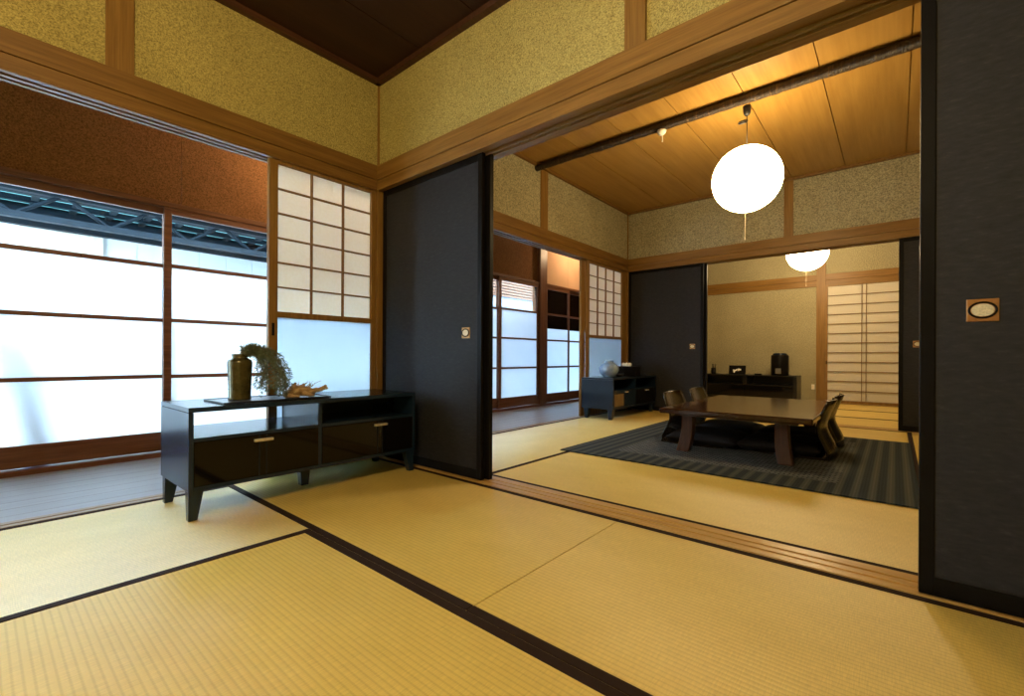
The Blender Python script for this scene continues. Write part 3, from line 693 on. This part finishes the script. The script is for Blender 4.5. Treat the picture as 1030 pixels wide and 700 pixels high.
mb = MB((-2.42, 4.77, .4455)); mb.lathe((-2.42, 4.77, .4455), [(0, 0), (.03, 0), (.05, .02), (.054, .032), (.049, .032), (.03, .008), (0, .006)], 24); mb.build('bowl', M['tray'], t, smooth=True)

# ------------------------------------------------------------------ rug
mb = MB((-.87, 3.70, 0)); mb.box(-1.83, .092, 2.705, 4.728, .0018, .0095)
rg_ = tag(mb.build('rug', M['rug'], bevel=.002), 'dark green-grey rug with striped border and lighter woven centre under the table', 'rug')

# ------------------------------------------------------------------ low table
TZ = .315; tx0, tx1, ty0, ty1 = -1.275, -.362, 3.12, 4.58; RZ = .0097
tb = thing('low_table', 'low dark lacquered wooden table with flared legs standing on the rug', 'low table', ((tx0 + tx1) / 2, (ty0 + ty1) / 2, RZ))
boxes('table_top', M['table'], tb, [(tx0, tx1, ty0, ty1, TZ - .036, TZ)], bevel=.008)
boxes('apron', M['table'], tb, [(tx0 + .09, tx1 - .09, ty0 + .10, ty0 + .125, TZ - .056, TZ - .0365), (tx0 + .09, tx1 - .09, ty1 - .125, ty1 - .10, TZ - .056, TZ - .0365), (tx0 + .09, tx0 + .115, ty0 + .125, ty1 - .125, TZ - .056, TZ - .0365), (tx1 - .115, tx1 - .09, ty0 + .125, ty1 - .125, TZ - .056, TZ - .0365)])
for sx in (0, 1):
    for sy in (0, 1):
        cx = tx0 + .160 if sx == 0 else tx1 - .185; cy = ty0 + .16 if sy == 0 else ty1 - .16
        ox = -1 if sx == 0 else 1; oy = -1 if sy == 0 else 1
        mb = MB((cx, cy, .15)); rings = []
        for i in range(9):
            f = i / 8; z = RZ + (TZ - .037 - RZ) * f
            fl_ = (1 - f) ** 2 * .045 + (.012 * f ** 3)
            hx, hy = .038 + .005 * (1 - f), .034
            ccx, ccy = cx + ox * fl_ * .7, cy + oy * fl_ * .7
            rings.append([mb.bm.verts.new(Vector(p) - mb.o) for p in ((ccx - hx, ccy - hy, z), (ccx + hx, ccy - hy, z), (ccx + hx, ccy + hy, z), (ccx - hx, ccy + hy, z))])
        for a, b in zip(rings, rings[1:]):
            for k in range(4): mb.bm.faces.new((a[k], a[(k + 1) % 4], b[(k + 1) % 4], b[k]))
        mb.bm.faces.new(rings[0][::-1]); mb.bm.faces.new(rings[-1])
        mb.build('leg', M['table_leg'], tb, bevel=.006)

# ------------------------------------------------------------------ legless chairs and cushions
def sweep_panel(mb, prof, widths, th, nw=10, dish=.0):
    # prof: (x, z) line; widths: half widths; the panel spans y
    rows = []
    for i, ((x, z), w) in enumerate(zip(prof, widths)):
        a = Vector(prof[max(i - 1, 0)]); b = Vector(prof[min(i + 1, len(prof) - 1)]); d = (b - a).normalized(); nrm = Vector((-d.y, d.x))
        fr, bk = [], []
        for k in range(nw + 1):
            s = -1 + 2 * k / nw; y = w * s; off = dish * (s * s)
            fr.append(mb.bm.verts.new((x + nrm.x * (th / 2) + off, y, z + nrm.y * th / 2)))
            bk.append(mb.bm.verts.new((x - nrm.x * (th / 2) + off, y, z - nrm.y * th / 2)))
        rows.append((fr, bk))
    for (f0, b0), (f1, b1) in zip(rows, rows[1:]):
        for k in range(nw):
            mb.bm.faces.new((f0[k], f0[k + 1], f1[k + 1], f1[k])); mb.bm.faces.new((b0[k], b1[k], b1[k + 1], b0[k + 1]))
        mb.bm.faces.new((f0[0], f1[0], b1[0], b0[0])); mb.bm.faces.new((f0[nw], b0[nw], b1[nw], f1[nw]))
    f, b = rows[0]; mb.bm.faces.new(f[::-1] + b) if False else [mb.bm.faces.new((f[k], b[k], b[k + 1], f[k + 1])) for k in range(nw)]
    f, b = rows[-1]; [mb.bm.faces.new((f[k], f[k + 1], b[k + 1], b[k])) for k in range(nw)]
def make_zaisu(label):
    # sits facing -x; origin on the floor at the middle of the rear edge
    t = thing('floor_chair', label, 'floor chair', (0, 0, 0), 'legless chairs round the low table')
    mb = MB(); sweep_panel(mb, [(-.47, .012), (-.40, .010), (-.25, .010), (-.10, .010), (-.03, .012)], [.17, .20, .205, .205, .20], .014)
    mb.build('seat', M['zaisu'], t, smooth=False)
    pr = [(-.035, .010), (-.010, .022), (-.012, .05), (-.030, .095), (-.052, .14), (-.066, .18), (-.068, .215), (-.056, .26), (-.038, .31), (-.022, .35), (-.012, .378), (-.010, .384)]
    wd = [.19, .20, .205, .205, .20, .195, .195, .20, .205, .20, .18, .15]
    mb = MB(); sweep_panel(mb, pr, wd, .013, 12, -.030)
    mb.build('backrest', M['zaisu'], t, smooth=True)
    return t
def cushion_mesh(name, lx, ly, h):
    mb = MB(); n = 14; top = []; bot = []
    for i in range(n + 1):
        rt, rb = [], []
        for j in range(n + 1):
            u, v = -1 + 2 * i / n, -1 + 2 * j / n
            e = (1 - abs(u) ** 4) * (1 - abs(v) ** 4); e = max(e, 0) ** .5
            pin = 1 - .05 * (1 - abs(u) ** 2) * 0
            x, y = u * lx / 2 * (1 - .04 * (1 - v * v) * abs(u) ** 6), v * ly / 2 * (1 - .04 * (1 - u * u) * abs(v) ** 6)
            rt.append(mb.bm.verts.new((x, y, h * .42 + h * .58 * e))); rb.append(mb.bm.verts.new((x, y, h * .36 * (1 - min(1, e * 3)))))
        top.append(rt); bot.append(rb)
    for i in range(n):
        for j in range(n):
            mb.bm.faces.new((top[i][j], top[i + 1][j], top[i + 1][j + 1], top[i][j + 1])); mb.bm.faces.new((bot[i][j], bot[i][j + 1], bot[i + 1][j + 1], bot[i + 1][j]))
    for i in range(n):
        mb.bm.faces.new((top[i][0], bot[i][0], bot[i + 1][0], top[i + 1][0])); mb.bm.faces.new((top[i][n], top[i + 1][n], bot[i + 1][n], bot[i][n]))
        mb.bm.faces.new((top[0][i], top[0][i + 1], bot[0][i + 1], bot[0][i])); mb.bm.faces.new((top[n][i], bot[n][i], bot[n][i + 1], top[n][i + 1]))
    return mb
z0 = make_zaisu('brown bentwood floor chair at the nearer right side of the low table')
spots = [(-.290, 3.715, 0, 'brown bentwood floor chair at the nearer right side of the low table', 'black floor cushion on the nearer right-hand chair under the table'),
         (-.290, 4.24, 0, 'brown bentwood floor chair at the right of the table, beyond its twin', 'black floor cushion on the farther right-hand chair under the table'),
         (-1.425, 3.66, PI, 'brown bentwood floor chair at the nearer left side of the low table', 'black floor cushion on the nearer left-hand chair under the table'),
         (-1.425, 4.245, PI, 'brown bentwood floor chair at the left of the table, beyond its twin', 'black floor cushion on the farther left-hand chair under the table')]
cu0 = cushion_mesh('floor_cushion', .50, .47, .088).build('floor_cushion', M['cushion'], smooth=True)
for i, (x, y, rz, lab, clab) in enumerate(spots):
    o = z0 if i == 0 else copy_tree(z0)
    o.location = (x, y, RZ); o.rotation_euler = (0, 0, rz); o['label'] = lab
    c = cu0 if i == 0 else cu0.copy()
    if i: COL.objects.link(c)
    sg = -1 if rz == 0 else 1
    c.location = (x + sg * .325, y, RZ + .0185)
    tag(c, clab, 'cushion', 'cushions on the floor chairs')

# ------------------------------------------------------------------ far room: television board and what stands on it
ya, yb, zt = 7.90, 8.285, .398; x0, x1 = -2.56, -1.12
tvb = thing('media_board', 'long low black board cabinet along the rear wall of the far room', 'cabinet', (-1.84, 8.09, .0018))
boxes('top', M['ebony'], tvb, [(x0, x1, ya, yb, zt - .016, zt)], bevel=.002)
boxes('side_panel', M['ebony'], tvb, [(x1 - .05, x1, ya, yb, .0018, zt - .017)], bevel=.002)
boxes('side_panel', M['ebony'], tvb, [(x0, x0 + .05, ya, yb, .0018, zt - .017)], bevel=.002)
boxes('back_panel', M['ebony'], tvb, [(x0 + .051, x1 - .051, yb - .012, yb, .03, zt - .017)])
boxes('shelf', M['ebony'], tvb, [(x0 + .051, x1 - .051, ya + .02, yb - .013, .235, .25)])
boxes('divider', M['ebony'], tvb, [(-1.865, -1.80, ya + .01, yb - .013, .251, zt - .017)])
boxes('bottom_panel', M['ebony'], tvb, [(x0 + .051, x1 - .051, ya, yb - .013, .02, .05)])
boxes('door', M['gloss'], tvb, [(x0 + .052, -1.842, ya + .004, ya + .019, .052, .233)], bevel=.001)
boxes('door', M['gloss'], tvb, [(-1.838, x1 - .052, ya + .004, ya + .019, .052, .233)], bevel=.001)
t = thing('pen_holder', 'small dark holder with sticks at the left end of the far black board', 'holder', (-2.33, 8.0, zt))
mb = MB((-2.33, 8.0, zt)); mb.lathe((-2.33, 8.0, zt + .0005), [(0, 0), (.036, 0), (.038, .01), (.038, .10), (.034, .10), (.032, .01), (0, .008)], 20); mb.build('cup', M['lacquer'], t, smooth=True)
for a, b in ((-.016, .01), (.004, -.012), (.018, .012), (-.004, .016)):
    mb = MB((-2.33, 8.0, zt)); mb.tube([(-2.33 + a * .5, 8.0 + b * .5, zt + .012), (-2.33 + a * 1.6, 8.0 + b * 1.4, zt + .165)], .006, 7); mb.build('stick', M['lacquer'], t)
t = thing('picture_card', 'black card standing with a white brush mark, on the far black board', 'card', (-1.96, 7.98, zt))
mb = MB((-1.96, 7.98, zt)); mb.hexa([(-2.085, 7.965, zt + .0005), (-1.835, 7.965, zt + .0005), (-1.835, 7.975, zt + .0005), (-2.085, 7.975, zt + .0005), (-2.085, 7.990, zt + .145), (-1.835, 7.990, zt + .145), (-1.835, 8.0, zt + .145), (-2.085, 8.0, zt + .145)]); mb.build('board', M['lacquer'], t, bevel=.001)
mb = MB((-1.96, 7.95, zt))
def mark(poly):
    f = lambda z: 7.965 + .025 * z / .145 - .0012
    a = [mb.bm.verts.new(Vector((-1.96 + x, f(z), zt + z)) - mb.o) for x, z in poly]; b = [mb.bm.verts.new(Vector((-1.96 + x, f(z) + .002, zt + z)) - mb.o) for x, z in poly]
    mb.bm.faces.new(a); mb.bm.faces.new(b[::-1])
    for i in range(len(poly)): mb.bm.faces.new((a[i], b[i], b[(i + 1) % len(poly)], a[(i + 1) % len(poly)]))
mark([(-.065, .078), (-.060, .058), (-.050, .028), (-.040, .026), (-.032, .046), (-.018, .058), (-.002, .060), (.004, .086), (-.012, .090), (-.024, .078), (-.034, .072), (-.05, .082)])
mark([(.006, .062), (.022, .060), (.034, .068), (.052, .064), (.060, .078), (.052, .094), (.036, .090), (.024, .100), (.008, .094)])
mb.build('brush_mark', M['tissue'], t)['label'] = 'white brush mark'
t = thing('remote_control', 'small flat black object between the card and the black urn', 'small object', (-1.66, 8.0, zt))
boxes('body', M['lacquer'], t, [(-1.71, -1.61, 7.97, 8.03, zt + .0005, zt + .022)], bevel=.004)
boxes('button_pad', M['grey'], t, [(-1.70, -1.62, 7.975, 7.99, zt + .0215, zt + .026)])
t = thing('electric_pot', 'tall black electric urn with a grey panel at the right end of the black board', 'electric pot', (-1.365, 8.03, zt))
c = (-1.365, 8.03, zt)
mb = MB(c); mb.lathe(c, [(0, .0005), (.115, .0005), (.120, .01), (.120, .30), (.112, .315), (0, .315)], 36); mb.build('body', M['lacquer'], t, smooth=True)
mb = MB(c); mb.lathe(c, [(0, .314), (.098, .314), (.096, .335), (.075, .347), (0, .35)], 32); mb.build('lid', M['furn'], t, smooth=True)
boxes('control_panel', M['grey'], t, [(-1.405, -1.33, 7.903, 7.925, zt + .03, zt + .11)], bevel=.004)
t = thing('wall_outlet', 'white outlet plate low on the rear wall by the wooden post', 'outlet', (-.955, Y3 + .002, .225))
boxes('plate', M['white'], t, [(-.985, -.945, Y3 - .006, Y3 + .0045, .185, .265)], bevel=.002)
boxes('socket_face', M['cream'], t, [(-.977, -.953, Y3 - .0085, Y3 - .0055, .20, .25)], bevel=.001)

# ------------------------------------------------------------------ outside the windows
S_box('ground_outside', 'groundm', [(-8.5, XO - .12, -6, 16, -.50, -.40)], 'concrete yard outside the windows', 'yard')
S_box('wall_house_base', 'brown', [(XO - .07, XO - .03, EY0, EY1, -.45, -.05)], 'base of the house wall below the windows', 'wall')
sd = MB((-6.62, 5, .8)); w = .30; yy = -6.0
while yy < 16:
    sd.box(-6.66, -6.60, yy, yy + w - .012, -.40, 2.06); sd.box(-6.66, -6.612, yy + w - .012, yy + w, -.40, 2.06); yy += w
struct(sd.build('wall_outside', M['siding']), 'white sided wall of the building across the yard', 'wall')
# steel roof structure: each truss run is one thing
def truss(label, x, z0, z1, y0, y1, step):
    t = thing('roof_truss', label, 'roof truss', (x, (y0 + y1) / 2, z0), 'trusses under the yard roof')
    boxes('chord', M['steel'], t, [(x - .035, x + .035, y0, y1, z0, z0 + .05)]); boxes('chord', M['steel'], t, [(x - .035, x + .035, y0, y1, z1 - .06, z1)])
    mb = MB((x, (y0 + y1) / 2, (z0 + z1) / 2)); y = y0; up = True; n = 0
    while y + step < y1:
        a = (x, y, z0 + .03 if up else z1 - .03); b = (x, y + step, z1 - .03 if up else z0 + .03)
        mb.tube([a, b], .017, 6); y += step; up = not up
    mb.build('lattice', M['steel'], t)
truss('steel lattice truss along the white wall outside the clear window panes', -6.2, 1.87, 2.035, -4, 3.6, .24)
truss('larger steel lattice truss nearer the house under the yard roof', -5.5, 1.79, 2.07, -4, 3.6, .30)
rf = thing('yard_roof', 'pale teal corrugated sheet roof over the yard outside the windows', 'roof', (-5.9, 5, 2.4), None)
n = 12; sh = MB((-5.9, 5, 2.4)); prev = None; Yn = 264
lo = [[], []]; 
def zroof(x): return 2.09 + (x + 6.75) * .04
for i in range(Yn + 1):
    y = -5 + 8.65 * i / Yn; dz = .012 * math.sin(i * PI / 4)
    row = [sh.bm.verts.new(Vector((x, y, zroof(x) + dz + o)) - sh.o) for x, o in ((-6.75, 0), (-5.15, 0), (-5.15, .003), (-6.75, .003))]
    if prev:
        for k in range(4): sh.bm.faces.new((prev[k], prev[(k + 1) % 4], row[(k + 1) % 4], row[k]))
    prev = row
sh.build('sheet', M['sheet'], rf, smooth=True)
for x in (-6.55, -6.3, -6.05, -5.8, -5.3): 
    b = boxes('purlin', M['steel'], rf, [(x - .03, x + .03, -5, 3.65, zroof(x) - .065, zroof(x) - .016)])
y = -4.8
mb = MB((-5.9, 5, 2.1))
while y < 3.5:
    mb.hexa([(-6.6, y, zroof(-6.6) - .05), (-5.2, y, zroof(-5.2) - .05), (-5.2, y + .05, zroof(-5.2) - .05), (-6.6, y + .05, zroof(-6.6) - .05), (-6.6, y, zroof(-6.6) - .018), (-5.2, y, zroof(-5.2) - .018), (-5.2, y + .05, zroof(-5.2) - .018), (-6.6, y + .05, zroof(-6.6) - .018)])
    y += .27
mb.build('rafter_grid', M['steel'], rf)
an = MB((-5.6, 5.4, 1)); an.box(-6.50, -4.95, 3.75, 7.0, -.42, 1.66)
struct(an.build('wall_annex', M['annex']), 'pale annex wall close outside the middle-room windows', 'wall')
an = MB((-5.6, 5.4, 2)); z = 1.66
while z < 2.55:
    an.box(-5.00, -4.93, 3.75, 7.0, z, z + .030); an.box(-6.50, -4.97, 3.75, 7.0, z + .030, z + .046); z += .046
struct(an.build('wall_annex_slats', M['sash']), 'brown slatted upper wall of the annex outside the middle-room windows', 'wall')
an = MB((-5.6, 10, 1)); an.box(-6.55, -4.90, 7.0, 15.5, -.42, 2.56)
struct(an.build('wall_annex_dark', M['annex_dark']), 'dark blue-green building outside the last corridor windows', 'wall')
boxes('sign_board', M['cream'], None, [(-6.595, -6.57, .28, .90, 1.66, 1.93)])
tag(bpy.data.objects['sign_board'], 'blank cream board on the white wall seen through the left clear pane', 'board')
pp = MB((-3.93, .2, .2)); pp.tube([(-3.965, -.05, 1.10), (-3.915, .16, .50), (-3.90, .235, .12)], [.03, .045, .055], 12)
pp.tube([(-3.90, .235, .12), (-3.90, .30, -.40)], [.055, .05], 12)
tag(pp.build('garden_pipe', M['tarp'], smooth=True), 'bluish slanting pipe blurred behind the frosted pane at the left edge', 'pipe')

# ------------------------------------------------------------------ light
w = bpy.data.worlds.new('sky'); S.world = w; w.use_nodes = True
bg = w.node_tree.nodes['Background']; bg.inputs[0].default_value = (.60, .81, 1.0, 1); bg.inputs[1].default_value = 12.0
# ------------------------------------------------------------------ camera
cam = bpy.data.cameras.new('camera'); co = bpy.data.objects.new('camera', cam); COL.objects.link(co)
yaw, roll = math.radians(40.1776), math.radians(.2741)
F = Vector((-math.sin(yaw), math.cos(yaw), 0)); Rv = Vector((math.cos(yaw), math.sin(yaw), 0)); U = Rv.cross(F)
Rv, U = Rv * math.cos(roll) + U * math.sin(roll), U * math.cos(roll) - Rv * math.sin(roll)
mw = Matrix(((Rv.x, U.x, -F.x, 0), (Rv.y, U.y, -F.y, 0), (Rv.z, U.z, -F.z, .67), (0, 0, 0, 1)))
co.matrix_world = mw
cam.sensor_fit = 'HORIZONTAL'; cam.sensor_width = 36; cam.lens = 456.914 / 1030 * 36
cam.shift_y = (358.611 - 350) / 1030
cam.clip_start = .02; cam.clip_end = 100
S.camera = co
S.view_settings.view_transform = 'Standard'; S.view_settings.look = 'None'; S.view_settings.gamma = 1; S.view_settings.use_curve_mapping = False
S.view_settings.exposure = 1.5
